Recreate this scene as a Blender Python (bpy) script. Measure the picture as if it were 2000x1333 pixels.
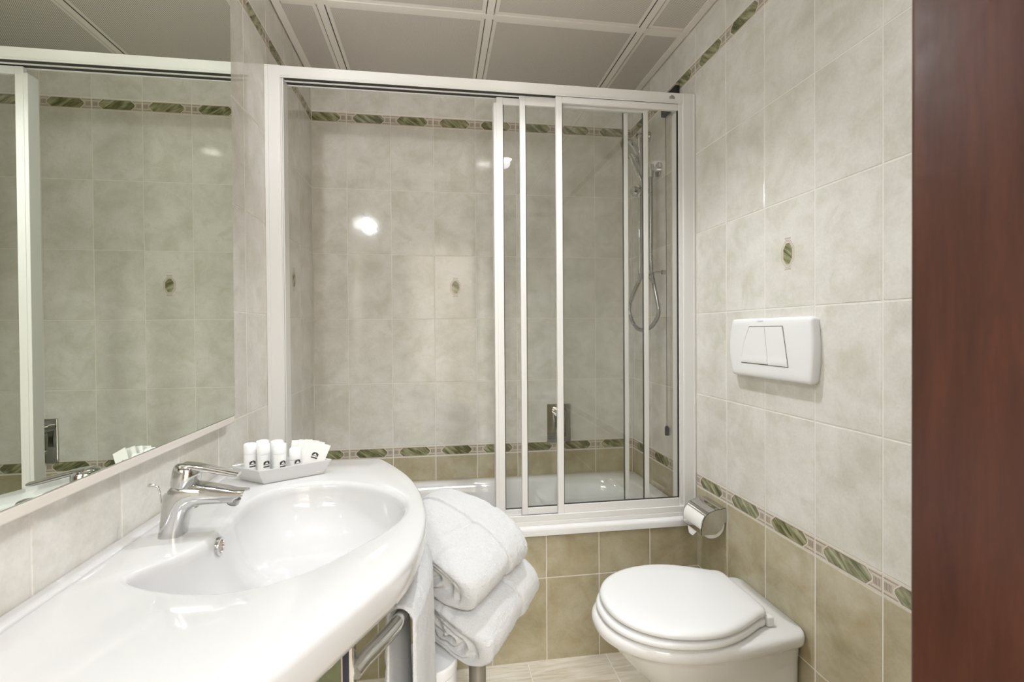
import bpy, bmesh, math, random
from mathutils import Vector, Matrix, noise
random.seed(7)
S = bpy.context.scene
COL = S.collection
for o in list(bpy.data.objects): bpy.data.objects.remove(o)

# ------------------------------------------------------------------ camera
W = 1.5508; CEIL = 2.37; YF = -2.95
FPX, PSI, V0, PIT, ROL = 959.0078, .15, 656.8234, -.01, -.0069
cam = bpy.data.cameras.new('camera'); co = bpy.data.objects.new('camera', cam); COL.objects.link(co)
cam.sensor_width = 36; cam.lens = FPX/2000*36; cam.shift_y = -(666.5-V0)/2000
cam.clip_start = .02
fwd0 = Vector((math.sin(PSI), math.cos(PSI), 0)); rt0 = Vector((math.cos(PSI), -math.sin(PSI), 0)); up0 = Vector((0, 0, 1))
fwd = fwd0*math.cos(PIT)+up0*math.sin(PIT); up1 = up0*math.cos(PIT)-fwd0*math.sin(PIT)
rt = rt0*math.cos(ROL)+up1*math.sin(ROL); up = up1*math.cos(ROL)-rt0*math.sin(ROL)
M = Matrix((rt, up, -fwd)).transposed().to_4x4(); M.translation = Vector((-.9814, -2.3907, 1.21))
co.matrix_world = M
cam.dof.use_dof = True; cam.dof.focus_distance = 1.9; cam.dof.aperture_fstop = 9
S.camera = co
S.cycles.transparent_max_bounces = 40; S.cycles.max_bounces = 14; S.cycles.diffuse_bounces = 8; S.cycles.glossy_bounces = 8

# ------------------------------------------------------------------ world, lamps, exposure
wd = bpy.data.worlds.new('world'); S.world = wd; wd.use_nodes = True
bg = wd.node_tree.nodes['Background']; bg.inputs[0].default_value = (1, .97, .93, 1); bg.inputs[1].default_value = .55
vs = S.view_settings; vs.view_transform = 'Standard'; vs.look = 'None'; vs.gamma = 1; vs.use_curve_mapping = False
vs.exposure = 0.37
LAMPS = dict(down=40, mirror=5.4, hall=122, rear=20)
def area(name, loc, rot, size, power, color=(.94, .968, 1.0), shape='DISK', sy=None):
    l = bpy.data.lights.new(name, 'AREA'); l.shape = shape; l.size = size; l.energy = power; l.color = color
    if sy: l.size_y = sy
    o = bpy.data.objects.new(name, l); o.location = loc; o.rotation_euler = rot; COL.objects.link(o); return o
def ballp(name, loc, r, power, color=(.94, .968, 1.0)):
    l = bpy.data.lights.new(name, 'POINT'); l.shadow_soft_size = r; l.energy = power; l.color = color
    o = bpy.data.objects.new(name, l); o.location = loc; COL.objects.link(o); return o
def spot(name, loc, rot, r, power, cone, blend, color=(.94, .968, 1.0)):
    l = bpy.data.lights.new(name, 'SPOT'); l.shadow_soft_size = r; l.energy = power; l.color = color
    l.spot_size = math.radians(cone); l.spot_blend = blend
    o = bpy.data.objects.new(name, l); o.location = loc; o.rotation_euler = rot; COL.objects.link(o); return o
spot('downlight_lamp', (-.66, -1.0, CEIL-.03), (0, 0, 0), .035, LAMPS['down'], 106, .9)
spot('rear_downlight_lamp', (-.525, -2.05, CEIL-.03), (0, 0, 0), .035, LAMPS['rear'], 150, 1)
area('hall_fill_lamp', (-.8, -3.9, 2.58), (0, 0, 0), 1.6, LAMPS['hall'], shape='RECTANGLE', sy=1.2)  # added fill light in the unseen hall, brightens the bathroom through the doorway
for yy in (-1.30, -1.42):
    ballp('mirror_lamp_bulb_light', (-1.484, yy, 2.0), .020, LAMPS['mirror'])

# ------------------------------------------------------------------ helpers
def srgb(r, g, b):
    f = lambda c: (c/255/12.92 if c <= 10.3 else ((c/255+.055)/1.055)**2.4)
    return (f(r), f(g), f(b), 1)
def nm(name):
    m = bpy.data.materials.new(name); m.use_nodes = True; nt = m.node_tree
    return m, nt, nt.nodes['Principled BSDF']
def N(nt, t, **kw):
    n = nt.nodes.new(t)
    for k, v in kw.items():
        if k.startswith('i_'): n.inputs[int(k[2:])].default_value = v
        else: setattr(n, k, v)
    return n
def simple(name, col, rough=.4, metal=0, coat=0, spec=None, **kw):
    m, nt, p = nm(name); p.inputs['Base Color'].default_value = col; p.inputs['Roughness'].default_value = rough
    p.inputs['Metallic'].default_value = metal; p.inputs['Coat Weight'].default_value = coat
    # faint procedural variation keeps flat colours from looking dead
    tc = N(nt, 'ShaderNodeTexCoord'); n = N(nt, 'ShaderNodeTexNoise'); n.inputs['Scale'].default_value = kw.get('ns', 9)
    nt.links.new(tc.outputs['Object'], n.inputs['Vector'])
    r = N(nt, 'ShaderNodeMapRange'); v = kw.get('rv', .03)
    r.inputs['To Min'].default_value = max(0, rough-v); r.inputs['To Max'].default_value = rough+v
    nt.links.new(n.outputs['Fac'], r.inputs['Value']); nt.links.new(r.outputs[0], p.inputs['Roughness'])
    return m
def ramp(nt, fac, stops):
    r = N(nt, 'ShaderNodeValToRGB'); e = r.color_ramp.elements
    while len(e) < len(stops): e.new(.5)
    for el, (p, c) in zip(e, stops): el.position = p; el.color = c
    nt.links.new(fac, r.inputs[0]); return r.outputs[0]
def uvrand(nt, scale=1.0, k=40):
    """tile-local coordinates: uv in metres plus a random jump for every tile"""
    tc = N(nt, 'ShaderNodeTexCoord'); g = N(nt, 'ShaderNodeNewGeometry')
    c = N(nt, 'ShaderNodeCombineXYZ'); nt.links.new(g.outputs['Random Per Island'], c.inputs[2])
    mu = N(nt, 'ShaderNodeVectorMath', operation='MULTIPLY'); mu.inputs[1].default_value = (0, 0, k)
    nt.links.new(c.outputs[0], mu.inputs[0])
    ad = N(nt, 'ShaderNodeVectorMath', operation='ADD')
    nt.links.new(tc.outputs['UV'], ad.inputs[0]); nt.links.new(mu.outputs[0], ad.inputs[1])
    return ad.outputs[0]
def noisen(nt, vec, scale, detail=4, rough=.55, dist=0.0):
    n = N(nt, 'ShaderNodeTexNoise'); n.inputs['Scale'].default_value = scale; n.inputs['Detail'].default_value = detail
    n.inputs['Roughness'].default_value = rough; n.inputs['Distortion'].default_value = dist
    nt.links.new(vec, n.inputs['Vector']); return n.outputs['Fac']
def mixc(nt, fac, a, b, typ='MIX'):
    m = N(nt, 'ShaderNodeMix', data_type='RGBA', blend_type=typ)
    for s, v in ((0, fac), (6, a), (7, b)):
        if hasattr(v, 'links'): nt.links.new(v, m.inputs[s])
        else: m.inputs[s].default_value = v
    return m.outputs[2]
def tile_mat(name, stops, spots, spotfac):
    m, nt, p = nm(name); v = uvrand(nt)
    a = noisen(nt, v, 7.5, 5, .62, .35)
    base = ramp(nt, a, stops)
    s = ramp(nt, noisen(nt, v, 13, 3, .6, .8), [(.52, (0, 0, 0, 1)), (.72, (spotfac,)*3+(1,))])
    c = mixc(nt, s, base, spots)
    fine = noisen(nt, v, 150, 2, .6)
    c2 = mixc(nt, ramp(nt, fine, [(.35, (.95, .95, .95, 1)), (.65, (1, 1, 1, 1))]), (0, 0, 0, 1), c)
    nt.links.new(c2, p.inputs['Base Color'])
    p.inputs['Roughness'].default_value = .1; p.inputs['IOR'].default_value = 1.5
    b = N(nt, 'ShaderNodeBump'); b.inputs['Strength'].default_value = .35; b.inputs['Distance'].default_value = .0008
    nt.links.new(noisen(nt, v, 26, 2, .5), b.inputs['Height']); nt.links.new(b.outputs[0], p.inputs['Normal'])
    return m
MT = {}
MT['light'] = tile_mat('glazed_light_tile', [(.32, srgb(208, 205, 194)), (.48, srgb(220, 217, 210)), (.64, srgb(229, 226, 221))], srgb(206, 204, 187), .6)
MT['dark'] = tile_mat('glazed_olive_tile', [(.28, srgb(166, 156, 126)), (.5, srgb(184, 175, 148)), (.70, srgb(199, 193, 170))], srgb(178, 155, 118), .45)
m, nt, p = nm('border_green_marble'); v = uvrand(nt)
mp = N(nt, 'ShaderNodeMapping', vector_type='TEXTURE'); mp.inputs['Rotation'].default_value = (0, 0, -.62); mp.inputs['Scale'].default_value = (1.3, .24, 1); nt.links.new(v, mp.inputs[0])
nt.links.new(ramp(nt, noisen(nt, mp.outputs[0], 15, 4, .6, .45), [(.34, srgb(78, 80, 50)), (.46, srgb(116, 116, 82)), (.56, srgb(152, 151, 118)), (.68, srgb(184, 180, 150))]), p.inputs['Base Color'])
p.inputs['Roughness'].default_value = .12; MT['green'] = m
MT['cream'] = simple('border_cream', srgb(218, 209, 196), .12)
MT['tan'] = simple('border_tan', srgb(198, 188, 173), .12)
MT['brown'] = simple('border_brown_line', srgb(142, 126, 114), .15)
MT['grout'] = simple('cream_grout', srgb(230, 225, 217), .5)
MT['body'] = simple('plaster_body', srgb(180, 175, 165), .9)
CERAM2 = simple('sanitary_white', srgb(229, 228, 227), .07, coat=.3, rv=.01)
CERAM = simple('white_ceramic', srgb(206, 205, 205), .07, coat=.3, rv=.015)
PLAST = simple('white_plastic', srgb(237, 237, 238), .22)
LACQ = simple('white_lacquered_aluminium', srgb(226, 224, 222), .28, rv=.008)
CHROME = simple('chrome', (.62, .62, .61, 1), .05, 1, rv=.02)
STEEL = simple('steel_hose', (.42, .42, .40, 1), .28, 1)
GREYMET = simple('grey_metal', srgb(150, 145, 135), .35, .6)
BLACK = simple('black_plastic', srgb(38, 40, 44), .45)
GASK = simple('dark_gasket', srgb(60, 56, 50), .6)
PAPER = simple('white_paper', srgb(243, 242, 240), .85)
LOGO = simple('dark_print', srgb(62, 52, 54), .4)
def mirror_mat():
    m, nt, p = nm('mirror_silver'); p.inputs['Metallic'].default_value = 1; p.inputs['Roughness'].default_value = 0.0
    p.inputs['Base Color'].default_value = (.80, .85, .77, 1)
    tc = N(nt, 'ShaderNodeTexCoord'); nt.links.new(mixc(nt, noisen(nt, tc.outputs['Object'], 2), (.80, .85, .77, 1), (.81, .855, .78, 1)), p.inputs['Base Color'])
    return m
MIRROR = mirror_mat()
def glass_mat(name, tint, ior=1.5):
    m, nt, p = nm(name); nt.nodes.remove(p); out = nt.nodes['Material Output']
    t = N(nt, 'ShaderNodeBsdfTransparent'); t.inputs[0].default_value = tint
    g = N(nt, 'ShaderNodeBsdfGlossy'); g.inputs['Roughness'].default_value = 0
    # Schlick reflectance from the angle to either face of the pane
    ge = N(nt, 'ShaderNodeNewGeometry'); dt = N(nt, 'ShaderNodeVectorMath', operation='DOT_PRODUCT'); nt.links.new(ge.outputs['Incoming'], dt.inputs[0]); nt.links.new(ge.outputs['Normal'], dt.inputs[1])
    ab = N(nt, 'ShaderNodeMath', operation='ABSOLUTE'); nt.links.new(dt.outputs['Value'], ab.inputs[0])
    om = N(nt, 'ShaderNodeMath', operation='SUBTRACT'); om.inputs[0].default_value = 1; nt.links.new(ab.outputs[0], om.inputs[1])
    pw = N(nt, 'ShaderNodeMath', operation='POWER'); pw.inputs[1].default_value = 5; nt.links.new(om.outputs[0], pw.inputs[0])
    r0 = ((ior-1)/(ior+1))**2
    f = N(nt, 'ShaderNodeMath', operation='MULTIPLY_ADD'); f.inputs[1].default_value = 1-r0; f.inputs[2].default_value = r0; nt.links.new(pw.outputs[0], f.inputs[0])
    mx = N(nt, 'ShaderNodeMixShader'); nt.links.new(f.outputs[0], mx.inputs[0]); nt.links.new(t.outputs[0], mx.inputs[1]); nt.links.new(g.outputs[0], mx.inputs[2])
    nt.links.new(mx.outputs[0], out.inputs[0]); return m
GLASS = glass_mat('shower_glass', (.996, .999, .993, 1))
CLEARP = glass_mat('clear_plastic', (.93, .93, .93, 1), 1.45)
def frost_mat():
    m, nt, p = nm('frosted_bottle'); p.inputs['Base Color'].default_value = srgb(240, 240, 240); p.inputs['Roughness'].default_value = .3
    p.inputs['Subsurface Weight'].default_value = .3; p.inputs['Subsurface Radius'].default_value = (.01, .01, .01)
    tc = N(nt, 'ShaderNodeTexCoord'); nt.links.new(mixc(nt, noisen(nt, tc.outputs['Object'], 30), srgb(236, 236, 236), srgb(244, 244, 244)), p.inputs['Base Color'])
    return m
FROST = frost_mat()
def terry_mat():
    m, nt, p = nm('white_terry'); tc = N(nt, 'ShaderNodeTexCoord')
    a = noisen(nt, tc.outputs['Object'], 620, 3, .7); b2 = noisen(nt, tc.outputs['Object'], 240, 3, .6)
    nt.links.new(ramp(nt, a, [(.3, srgb(205, 205, 206)), (.6, srgb(223, 223, 224))]), p.inputs['Base Color'])
    p.inputs['Roughness'].default_value = 1; p.inputs['Sheen Weight'].default_value = .3
    ad = N(nt, 'ShaderNodeMath', operation='ADD'); nt.links.new(a, ad.inputs[0]); nt.links.new(b2, ad.inputs[1])
    b = N(nt, 'ShaderNodeBump'); b.inputs['Strength'].default_value = .8; b.inputs['Distance'].default_value = .003
    nt.links.new(ad.outputs[0], b.inputs['Height']); nt.links.new(b.outputs[0], p.inputs['Normal']); return m
TERRY = terry_mat()
def wood_mat():
    m, nt, p = nm('mahogany_veneer'); tc = N(nt, 'ShaderNodeTexCoord')
    mp = N(nt, 'ShaderNodeMapping'); mp.inputs['Scale'].default_value = (14, 14, 1.6); nt.links.new(tc.outputs['Object'], mp.inputs[0])
    a = noisen(nt, mp.outputs[0], 2.2, 6, .6, .6); g = noisen(nt, mp.outputs[0], 18, 4, .7)
    c = ramp(nt, a, [(.3, srgb(66, 34, 26)), (.5, srgb(78, 42, 31)), (.7, srgb(90, 49, 34))])
    nt.links.new(mixc(nt, ramp(nt, g, [(.3, (.8, .8, .8, 1)), (.7, (1, 1, 1, 1))]), (0, 0, 0, 1), c), p.inputs['Base Color'])
    r = N(nt, 'ShaderNodeMapRange'); r.inputs['To Min'].default_value = .25; r.inputs['To Max'].default_value = .42
    nt.links.new(a, r.inputs[0]); nt.links.new(r.outputs[0], p.inputs['Roughness'])
    b = N(nt, 'ShaderNodeBump'); b.inputs['Strength'].default_value = .25; b.inputs['Distance'].default_value = .002
    nt.links.new(noisen(nt, tc.outputs['Object'], 30, 3), b.inputs['Height']); nt.links.new(b.outputs[0], p.inputs['Normal'])
    return m
WOOD = wood_mat()
def perf_mat():
    m, nt, p = nm('perforated_metal'); tc = N(nt, 'ShaderNodeTexCoord')
    def latt(off):
        s = N(nt, 'ShaderNodeVectorMath', operation='MULTIPLY_ADD'); s.inputs[1].default_value = (1/.0062,)*3; s.inputs[2].default_value = (off, off, 0)
        nt.links.new(tc.outputs['UV'], s.inputs[0])
        f = N(nt, 'ShaderNodeVectorMath', operation='FRACTION'); nt.links.new(s.outputs[0], f.inputs[0])
        d = N(nt, 'ShaderNodeVectorMath', operation='SUBTRACT'); d.inputs[1].default_value = (.5, .5, 0); nt.links.new(f.outputs[0], d.inputs[0])
        l = N(nt, 'ShaderNodeVectorMath', operation='LENGTH'); nt.links.new(d.outputs[0], l.inputs[0]); return l.outputs['Value']
    mn = N(nt, 'ShaderNodeMath', operation='MINIMUM'); nt.links.new(latt(0), mn.inputs[0]); nt.links.new(latt(.5), mn.inputs[1])
    r = ramp(nt, mn.outputs[0], [(.18, srgb(92, 86, 80)), (.23, srgb(220, 214, 206))])
    nt.links.new(r, p.inputs['Base Color']); p.inputs['Roughness'].default_value = .45; return m
PERF = perf_mat()
CFRAME = simple('ceiling_frame_white', srgb(232, 226, 219), .35)
def floor_mat():
    m, nt, p = nm('floor_tile'); v = uvrand(nt)
    mp = N(nt, 'ShaderNodeMapping'); mp.inputs['Scale'].default_value = (1.5, 14, 1); nt.links.new(v, mp.inputs[0])
    a = noisen(nt, mp.outputs[0], 5, 5, .6, .5)
    nt.links.new(ramp(nt, a, [(.3, srgb(196, 184, 162)), (.5, srgb(216, 208, 192)), (.7, srgb(230, 224, 214))]), p.inputs['Base Color'])
    p.inputs['Roughness'].default_value = .16; return m
MT['floor'] = floor_mat()

class MB:
    """collects polygons of several materials and links them as ONE mesh object"""
    def __init__(s): s.v = []; s.f = []; s.m = []; s.uv = []; s.mats = []
    def mi(s, mat):
        if mat not in s.mats: s.mats.append(mat)
        return s.mats.index(mat)
    def add(s, verts, faces, mat, uvs=None):
        b = len(s.v); s.v += [tuple(x) for x in verts]; k = s.mi(mat)
        for f in faces:
            s.f.append([b+i for i in f]); s.m.append(k)
            s.uv.append([(uvs[i] if uvs else (0, 0)) for i in f])
        return s
    def box(s, a, b, mat):
        x0, y0, z0 = [min(p, q) for p, q in zip(a, b)]; x1, y1, z1 = [max(p, q) for p, q in zip(a, b)]
        v = [(x0, y0, z0), (x1, y0, z0), (x1, y1, z0), (x0, y1, z0), (x0, y0, z1), (x1, y0, z1), (x1, y1, z1), (x0, y1, z1)]
        return s.add(v, [(0, 3, 2, 1), (4, 5, 6, 7), (0, 1, 5, 4), (1, 2, 6, 5), (2, 3, 7, 6), (3, 0, 4, 7)], mat)
    def rings(s, rings, mat, cap0=True, cap1=True, closed=True):
        n = len(rings[0]); v = [p for r in rings for p in r]; f = []
        for i in range(len(rings)-1):
            for j in range(n if closed else n-1):
                k = (j+1) % n; f.append((i*n+j, i*n+k, (i+1)*n+k, (i+1)*n+j))
        if cap0: f.append(tuple(range(n-1, -1, -1)))
        if cap1: f.append(tuple((len(rings)-1)*n+j for j in range(n)))
        return s.add(v, f, mat)
    def tube(s, pts, r, mat, n=12, cap=True):
        pts = [Vector(p) for p in pts]; rs = r if isinstance(r, (list, tuple)) else [r]*len(pts)
        rings = []; prev = None
        for i, p in enumerate(pts):
            t = (pts[min(i+1, len(pts)-1)]-pts[max(i-1, 0)]).normalized()
            if prev is None: a = t.orthogonal().normalized()
            else:
                a = prev-t*prev.dot(t); a.normalize()
            prev = a; b = t.cross(a)
            rings.append([p+(a*math.cos(2*math.pi*j/n)+b*math.sin(2*math.pi*j/n))*rs[i] for j in range(n)])
        return s.rings(rings, mat, cap, cap)
    def build(s, name, parent=None, smooth=None, bevel=0, seg=2, loc=None):
        me = bpy.data.meshes.new(name); vv = s.v
        if loc is not None: vv = [(x-loc[0], y-loc[1], z-loc[2]) for x, y, z in vv]
        me.from_pydata(vv, [], s.f); me.update()
        for m in s.mats: me.materials.append(m)
        me.polygons.foreach_set('material_index', s.m)
        ul = me.uv_layers.new(name='UVMap'); fl = [c for uv in s.uv for q in uv for c in q]; ul.data.foreach_set('uv', fl)
        if smooth is not None:
            me.polygons.foreach_set('use_smooth', [True]*len(me.polygons)); me.set_sharp_from_angle(angle=math.radians(smooth))
        o = bpy.data.objects.new(name, me); COL.objects.link(o)
        if loc is not None: o.location = loc
        if parent is not None: o.parent = parent; o.matrix_parent_inverse = Matrix.Translation(-parent.location)
        if bevel:
            b = o.modifiers.new('bevel', 'BEVEL'); b.width = bevel; b.segments = seg; b.limit_method = 'ANGLE'; b.angle_limit = math.radians(35); b.harden_normals = False
        return o
def tag(o, label=None, cat=None, group=None, kind=None):
    if label: o['label'] = label
    if cat: o['category'] = cat
    if group: o['group'] = group
    if kind: o['kind'] = kind
    return o
def thing(name, loc, label, cat, group=None):
    o = bpy.data.objects.new(name, None); o.location = loc; o.empty_display_size = .05; COL.objects.link(o)
    return tag(o, label, cat, group)
def catmull(pts, n, closed=False):
    P = [Vector(p) for p in pts]; out = []; L = len(P); segs = L if closed else L-1
    for i in range(segs):
        g = (lambda k: P[k % L]) if closed else (lambda k: P[max(0, min(L-1, k))])
        a, b, c, d = g(i-1), g(i), g(i+1), g(i+2)
        for j in range(n):
            t = j/n
            out.append(.5*((2*b)+(c-a)*t+(2*a-5*b+4*c-d)*t*t+(3*b-a-3*c+d)*t**3))
    if not closed: out.append(P[-1])
    return out
def lathe(mb, prof, c, mat, n=32, axis='z'):
    rings = []
    for r, h in prof:
        ring = []
        for j in range(n):
            a = 2*math.pi*j/n; x, y = r*math.cos(a), r*math.sin(a)
            ring.append({'z': (c[0]+x, c[1]+y, c[2]+h), 'x': (c[0]+h, c[1]+x, c[2]+y), 'y': (c[0]+y, c[1]+h, c[2]+x)}[axis])
        rings.append(ring)
    return mb.rings(rings, mat)

# ------------------------------------------------------------------ tiled walls
Z0, H, BB = 1.2713, .305, .0512
ROWS = [(0, .3051, 'dark'), (.3051, .6101, 'dark'), (.6101, .6613, 'border'), (.6613, .9663, 'light'), (.9663, 1.2713, 'light'),
        (1.2713, 1.5763, 'light'), (1.5763, 1.8813, 'light'), (1.8813, 2.1863, 'light'), (2.1863, 2.2375, 'border'), (2.2375, CEIL, 'light')]
G = .0017
def tilewall(mb, P, us, rows, medal=None):
    """P(u, z, d) -> world point, d = height above the grout; us = grout lines"""
    D = .0009
    def plate(u0, u1, z0, z1, mat, bv=.0013):
        a, b, c, d = u0+G, u1-G, z0+G, z1-G
        vs = [P(a, c, 0), P(b, c, 0), P(b, d, 0), P(a, d, 0), P(a+bv, c+bv, D), P(b-bv, c+bv, D), P(b-bv, d-bv, D), P(a+bv, d-bv, D)]
        uv = [(a, c), (b, c), (b, d), (a, d)]*2
        mb.add(vs, [(4, 5, 6, 7), (0, 1, 5, 4), (1, 2, 6, 5), (2, 3, 7, 6), (3, 0, 4, 7)], mat, uv)
    def flat(pts, h, mat):
        mb.add([P(u, z, D+h) for u, z in pts], [tuple(range(len(pts)))], mat, [(u, z) for u, z in pts])
    for u0, u1 in zip(us[:-1], us[1:]):
        if u1-u0 < .006: continue
        for z0, z1, t in rows:
            if z1-z0 < .006: continue
            if t != 'border':
                plate(u0, u1, z0, z1, MT[t]); continue
            plate(u0, u1, z0, z1, MT['tan'], .0008)
            # the printed listello: full pattern is .2 wide, cut tiles show part of it
            ref0 = u1-.2 if u0 == us[0] else u0
            lo, hi = u0+.002, u1-.002
            def clip(pts):
                for side, lim in ((0, lo), (1, hi)):
                    out = []
                    for i in range(len(pts)):
                        p, q = pts[i], pts[(i+1) % len(pts)]
                        ins = lambda w: (w[0] >= lim) if side == 0 else (w[0] <= lim)
                        if ins(p): out.append(p)
                        if ins(p) != ins(q):
                            t_ = (lim-p[0])/(q[0]-p[0]); out.append((lim, p[1]+t_*(q[1]-p[1])))
                    pts = out
                    if len(pts) < 3: return None
                return pts
            def put(pts, h, mat):
                q = clip([(ref0+a*.2, z0+b*(z1-z0)) for a, b in pts])
                if q: flat(q, h, mat)
            put([(0, .04), (1, .04), (1, .10), (0, .10)], .0001, MT['cream'])
            put([(0, .90), (1, .90), (1, .96), (0, .96)], .0001, MT['cream'])
            for yb in (.14, .82):
                put([(0, yb), (.2, yb), (.2, yb+.035), (0, yb+.035)], .0001, MT['brown']); put([(.8, yb), (1, yb), (1, yb+.035), (.8, yb+.035)], .0001, MT['brown'])
            for yb in (.235, .725):
                put([(0, yb), (.15, yb), (.15, yb+.04), (0, yb+.04)], .0001, MT['cream']); put([(.86, yb), (1, yb), (1, yb+.04), (.86, yb+.04)], .0001, MT['cream'])
            def octo(g):
                gx, gy = g*.25, g
                return [(.155-gx, .5), (.165-gx, .40-gy*.3), (.235-gx*.5, .14-gy), (.775+gx*.5, .14-gy), (.845+gx, .40-gy*.3), (.855+gx, .5), (.845+gx, .60+gy*.3), (.775+gx*.5, .86+gy), (.235-gx*.5, .86+gy), (.165-gx, .60+gy*.3)]
            put(octo(.10), .00015, MT['cream']); put(octo(.035), .0002, MT['brown']); put(octo(0), .00025, MT['green'])
            for k in range(5):
                for base in (.025, .885):
                    x = base+k*.0185
                    put([(x, .33), (x+.010, .33), (x+.010, .67), (x, .67)], .0001, MT['brown'])
    if medal:
        u, z = medal
        def hexa(w, h, hh, mat):
            flat([(u-w, z-h*.42), (u-w*.35, z-h), (u+w*.35, z-h), (u+w, z-h*.42), (u+w, z+h*.42), (u+w*.35, z+h), (u-w*.35, z+h), (u-w, z+h*.42)], hh, mat)
        hexa(.0255, .0385, .0001, MT['brown']); hexa(.0245, .0375, .00015, MT['cream'])
        hexa(.0205, .0345, .0002, MT['brown']); hexa(.0195, .0335, .00025, MT['cream']); hexa(.0175, .0305, .0003, MT['green'])
        for sz in (-1, 1):
            zc = z+sz*.0435
            flat([(u-.011, zc-.002), (u+.011, zc-.002), (u+.011, zc+.002), (u-.011, zc+.002)], .0001, MT['brown'])
            flat([(u-.0095, zc-.001), (u+.0095, zc-.001), (u+.0095, zc+.001), (u-.0095, zc+.001)], .00015, MT['cream'])
def lines(first, step, lo, hi):
    out = [lo]; x = first
    while x < hi-.004:
        if x > lo+.004: out.append(x)
        x += step
    return out+[hi]
mb = MB(); mb.box((-W-.12, .0009, -.05), (.12, .12, CEIL+.15), MT['grout'])
tilewall(mb, lambda u, z, d: (u, .0009-d, z), lines(.0051-1.6, .2, -W, 0), ROWS, (-.8949, 1.4238))
tag(mb.build('wall_back'), kind='structure')
mb = MB(); mb.box((.0009, YF, -.05), (.12, .0008, CEIL+.15), MT['grout'])
tilewall(mb, lambda u, z, d: (.0009-d, -u, z), lines(.0312, .2, 0, -YF), ROWS, (1.1312, 1.4238))
tag(mb.build('wall_right'), kind='structure')
mb = MB(); mb.box((-W-.12, YF, -.05), (-W-.0009, .0008, CEIL+.15), MT['grout'])
tilewall(mb, lambda u, z, d: (-W-.0009+d, -u, z), lines(.0081, .2, 0, -YF), ROWS, (.3081, 1.4238))
tag(mb.build('wall_left'), kind='structure')
# front wall behind the camera with the doorway
mb = MB(); D0, D1 = -1.27, -.40
mb.box((-W-.12, YF-.12, -.05), (D0, YF-.001, CEIL+.15), MT['grout']); mb.box((D1, YF-.12, -.05), (.12, YF-.001, CEIL+.15), MT['grout']); mb.box((D0, YF-.12, 2.12), (D1, YF-.001, CEIL+.15), MT['grout'])
tilewall(mb, lambda u, z, d: (u, YF-.001+d, z), [-W, -1.395, D0], ROWS); tilewall(mb, lambda u, z, d: (u, YF-.001+d, z), [D1, -.2, 0], ROWS)
tilewall(mb, lambda u, z, d: (u, YF-.001+d, z), [D0, -1.2, -1.0, -.8, -.6, D1], [(2.12, 2.1863, 'light')]+ROWS[-2:])
tag(mb.build('wall_front'), kind='structure')
# hall beyond the doorway
HALLM = simple('hall_paint', srgb(225, 218, 205), .9)
mb = MB(); mb.box((-2.3, -5.1, -.05), (.9, -5.0, 2.6), HALLM); mb.box((-2.4, -5.1, -.05), (-2.3, YF-.12, 2.6), HALLM); mb.box((.9, -5.1, -.05), (1.0, YF-.12, 2.6), HALLM); mb.box((-2.4, -5.1, 2.6), (1.0, YF-.12, 2.7), HALLM)
tag(mb.build('wall_hall'), kind='structure')
# tiled front of the bath
mb = MB(); mb.box((-W+.001, -.6391, 0), (-.001, -.60, .468), MT['grout'])
tilewall(mb, lambda u, z, d: (u, -.6391-d, z), lines(.0051-1.6, .2, -W+.001, -.001), [(.001, .3051, 'dark'), (.3051, .468, 'dark')])
tag(mb.build('wall_bath_front'), kind='structure')
# floor
mb = MB(); mb.box((-W-.12, -5.1, -.1), (.9, .12, -.0009), MT['grout'])
for i in range(-1, 6):
    x1 = -.0735-.2965*i; x0 = x1-.2965; x1 = min(x1, 0); x0 = max(x0, -W)
    for j in range(9):
        y1 = -.52-j*.2965; y0 = max(y1-.2965, YF)
        if x1-x0 < .005 or y1-y0 < .005: continue
        a, b, c, d = x0+G, x1-G, y0+G, y1-G; e = .001
        mb.add([(a, c, -.0009), (b, c, -.0009), (b, d, -.0009), (a, d, -.0009), (a+e, c+e, 0), (b-e, c+e, 0), (b-e, d-e, 0), (a+e, d-e, 0)],
               [(4, 5, 6, 7), (0, 1, 5, 4), (1, 2, 6, 5), (2, 3, 7, 6), (3, 0, 4, 7)], MT['floor'], [(a, c), (b, c), (b, d), (a, d)]*2)
tag(mb.build('floor'), kind='structure')
# ceiling: perforated metal trays in a white grid
mb = MB(); mb.box((-W-.12, YF-.12, CEIL+.03), (.12, .12, CEIL+.15), MT['body'])
xs = [-W, -1.383, -.783, -.193, 0]; ys = [0, -.579, -1.179, -1.779, -2.379, YF]
def rect(x0, x1, y0, y1, z, mat):
    mb.add([(x0, y0, z), (x0, y1, z), (x1, y1, z), (x1, y0, z)], [(0, 1, 2, 3)], mat, [(x0, y0), (x0, y1), (x1, y1), (x1, y0)])
for i in range(4):
    for j in range(5):
        xa = xs[i]+(.016 if i else .034); xb = xs[i+1]-(.016 if i < 3 else .034); yb = ys[j]-(.016 if j else .034); ya = ys[j+1]+(.016 if j < 4 else .034)
        mb.box((xa, ya, CEIL+.002), (xb, yb, CEIL+.02), CFRAME)
        e = .014
        rect(xa+(e if i else -.002), xb-(e if i < 3 else -.002), ya+(e if j < 4 else 0), yb-(e if j else 0), CEIL+.0016, PERF)
for x in xs[1:4]: mb.box((x-.013, YF, CEIL-.001), (x+.013, 0, CEIL+.02), CFRAME)
for y in ys[1:5]: mb.box((-W, y-.013, CEIL-.0012), (0, y+.013, CEIL+.02), CFRAME)
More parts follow.
